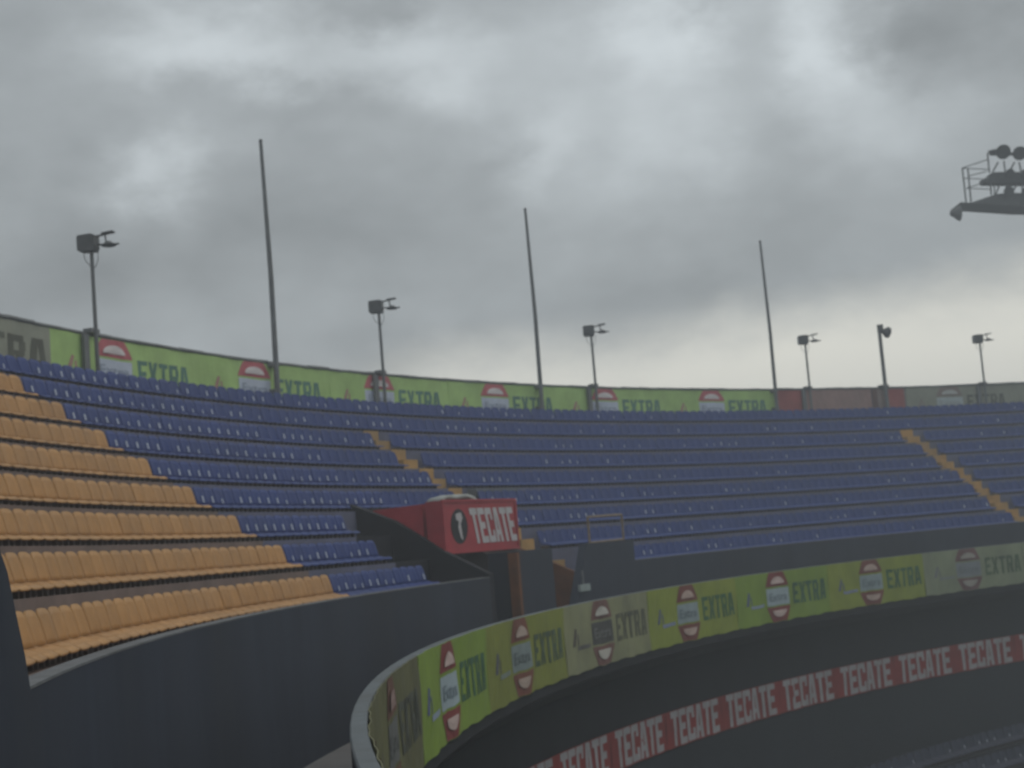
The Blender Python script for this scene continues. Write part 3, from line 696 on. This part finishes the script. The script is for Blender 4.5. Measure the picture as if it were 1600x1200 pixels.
def lamp_pole(th, zt, lb, tilt):
    f = P(th, D_RIM - .24, tread_z(8)); t = thing('lamp_pole', lb, 'lamp pole', f, 0, 'lamp poles on the rear wall')
    top = P(th, D_RIM - .24, zt - .42)
    b = MB(); b.tube(f, top + Vector((0, 0, .1)), .055, .045, 8); b.build('pole', M['steel'], t)
    b = MB(); b.box(P(th + .28, D_RIM - .13, 5.3), .08, .20, 1.0, Matrix.Rotation(R_(th), 3, 'Z')); b.box(P(th, D_RIM - .12, Z_RIM + .02), .24, .34, .1, Matrix.Rotation(R_(th), 3, 'Z')); b.build('mounting_bracket', M['steel'], t)
    rz = Matrix.Rotation(tilt, 3, 'Z'); o = top + Vector((0, 0, .22))
    L = lambda x, y, z: o + rz @ Vector((x, y, z))
    b = MB()                                                    # housing with a visor lip
    b.prism([L(-.27, -.17, -.19), L(.10, -.17, -.21), L(.14, -.17, -.10), L(.14, -.17, .17), L(.06, -.17, .20), L(-.27, -.17, .19)], rz @ Vector((0, .34, 0)))
    hs = b.build('housing', M['dsteel'], t)
    b = MB(); b.box(L(-.285, 0, 0), .03, .30, .32, rz); b.build('lens', M['lens'], hs)
    b = MB()
    b.tube(L(.12, 0, .15), L(.55, 0, .21 + random.uniform(-.02, .02)), .025, n=6); b.tube(L(.14, 0, -.05), L(.70, 0, -.09), .022, n=6); b.tube(L(.36, 0, .17), L(.38, 0, -.06), .022, n=6)
    b.build('arm', M['dsteel'], t)
    b = MB(); b.lathe(L(.44, 0, -.12), rz @ Vector((0, 0, 1)), [(0, .16), (.03, .20), (.07, .12), (.12, .05)], 12); b.build('lamp_head', M['dsteel'], t)
    b = MB(); b.prism([L(.30, -.09, .17), L(.58, -.09, .20), L(.58, -.09, .235), L(.30, -.09, .215)], rz @ Vector((0, .18, 0))); b.build('lamp_head', M['dsteel'], t)
    b = MB()                                                    # hanging cable loops
    for sx, dp in ((-.20, .34), (.16, .40)):
        pts = [L(sx, 0, -.19), L(sx * .9, .02, -.19 - dp * .6), L(sx * .35, .03, -.19 - dp), L(.0, .02, -.24 - dp)]
        for p, q in zip(pts, pts[1:]): b.tube(p, q, .010, n=4)
    b.build('cable', M['dsteel'], t)
for th, lb in [(162.85, 'leftmost and nearest lamp pole with square floodlight housing'), (149.45, 'second lamp pole from the left, before a red emblem'), (137.75, 'lamp pole between the middle and right flagpoles'),
               (125.2, 'lamp pole just right of the farthest flagpole'), (114.93, 'rightmost lamp pole, above the grey-green banners')]:
    lamp_pole(th, 8.20, lb, (th - 150) * -.004 - .1)
th = 120.73; f = P(th, D_RIM - .24, tread_z(8)); t = thing('siren_pole', 'thick pole with one round horn lamp facing right, between two lamp poles', 'lamp pole', f)
b = MB(); top = P(th, D_RIM - .24, 8.66); b.tube(f, top, .095, .085, 10); b.build('pole', M['steel'], t)
b = MB(); b.lathe(top + Vector((.02, 0, -.22)), (.95, .1, -.28), [(0, .09), (.16, .12), (.34, .26), (.46, .24), (.50, .15)], 14); b.build('horn', M['dsteel'], t)
b = MB(); b.box(top + Vector((.05, 0, -.12)), .24, .2, .34); b.build('bracket', M['dsteel'], t)
b = MB(); b.box(P(th, D_RIM - .12, Z_RIM + .02), .3, .4, .12, Matrix.Rotation(R_(th), 3, 'Z')); b.build('clamp', M['steel'], t)

# ------------------------------------------------------------------ floodlight tower at the right edge
TD = 88.0
def T(x, y, dy=0): return at(1400 + x / 5.455, 180 + y / 5.455, TD) + Vector((0, dy, 0))
base = T(1320, 740, 1.0); tw = thing('floodlight_tower', 'floodlight tower with railed platform and rows of round lamps, cut by right edge', 'floodlight tower', (base.x, base.y, 0))
b = MB(); b.tube((base.x, base.y, 0), (base.x, base.y, base.z), .75, .5, 14); b.build('mast', M['dsteel'], tw)
def tb(pts, r, nm, dys=(0,), m='dsteel'):
    for (x0, y0, x1, y1) in pts: b = MB(); b.tube(T(x0, y0), T(x1, y1), r, n=6); b.build(nm, M[m], tw)
b = MB(); b.prism([T(550, 742), T(1080, 778), T(2050, 790), T(2050, 690), T(960, 660), T(850, 672), T(800, 690), T(640, 745)], (0, 2.2, 0)); b.build('platform', M['dsteel'], tw)
b = MB(); b.prism([T(745, 540), T(760, 572), T(2000, 582), T(2000, 500), T(960, 482), T(840, 485), T(800, 500), T(782, 540)], (0, .9, 0)); b.build('lamp_deck', M['dsteel'], tw)
tb([(565, 450, 597, 742), (780, 322, 795, 490), (805, 575, 812, 680)], .045, 'rail_post', (0,))
tb([(612, 452, 640, 742)], .045, 'rail_post', (.0,)); tb([(835, 578, 842, 680), (1072, 580, 1078, 680)], .04, 'rail_post')
tb([(565, 450, 780, 378), (565, 452, 795, 462), (580, 537, 745, 545), (600, 622, 745, 578), (600, 622, 810, 632), (610, 520, 770, 480)], .028, 'rail')
tb([(870, 400, 820, 490), (920, 390, 930, 480), (1010, 400, 965, 485), (1050, 400, 1065, 480), (885, 585, 850, 675), (940, 590, 940, 670), (1030, 590, 985, 670), (1180, 400, 1140, 480), (1160, 590, 1120, 670)], .045, 'strut')
tb([(800, 330, 1900, 330), (790, 315, 850, 300)], .10, 'lamp_bar')
for x, y, r in ((900, 335, .42), (1040, 347, .40), (1180, 352, .40), (1320, 356, .40)):
    b = MB(); b.lathe(T(x, y - 8, -.35), (0, .8, .35), [(0, r), (.05, r * 1.02), (.3, r * .8), (.55, r * .35)], 16); b.build('floodlight', M['dsteel'], tw)
for x, y, r in ((950, 660, .30), (1100, 665, .30), (960, 505, .26), (1090, 508, .26), (1220, 512, .26)):
    b = MB(); b.lathe(T(x, y, -.3), (0, .8, .3), [(0, r), (.05, r), (.3, r * .7), (.5, r * .3)], 14); b.build('floodlight', M['dsteel'], tw)
b = MB(); b.lathe(T(462, 838), (T(548, 838) - T(462, 838)) + Vector((0, 0, .0)), [(0, .12), (.15, .20), (.45, .40), (.56, .44), (.58, .36)], 14); b.build('floodlight', M['dsteel'], tw)
tb([(530, 800, 560, 745)], .05, 'strut')

# ------------------------------------------------------------------ haze
b = MB(); b.box((0, 0, 15.5), 3010, 3010, 35)
hz = b.build('haze', [], None); hz.data.materials.clear()
hm = bpy.data.materials.new('haze'); hm.use_nodes = True; hn = hm.node_tree; hn.nodes.clear()
ho = hn.nodes.new('ShaderNodeOutputMaterial'); pv = hn.nodes.new('ShaderNodeVolumePrincipled')
pv.inputs['Color'].default_value = (.92, .96, 1.0, 1); pv.inputs['Density'].default_value = .0033; pv.inputs['Anisotropy'].default_value = .2
hn.links.new(pv.outputs[0], ho.inputs['Volume']); hz.data.materials.append(hm)
tag(hz, 'thin damp haze over the whole stadium', kind='stuff')
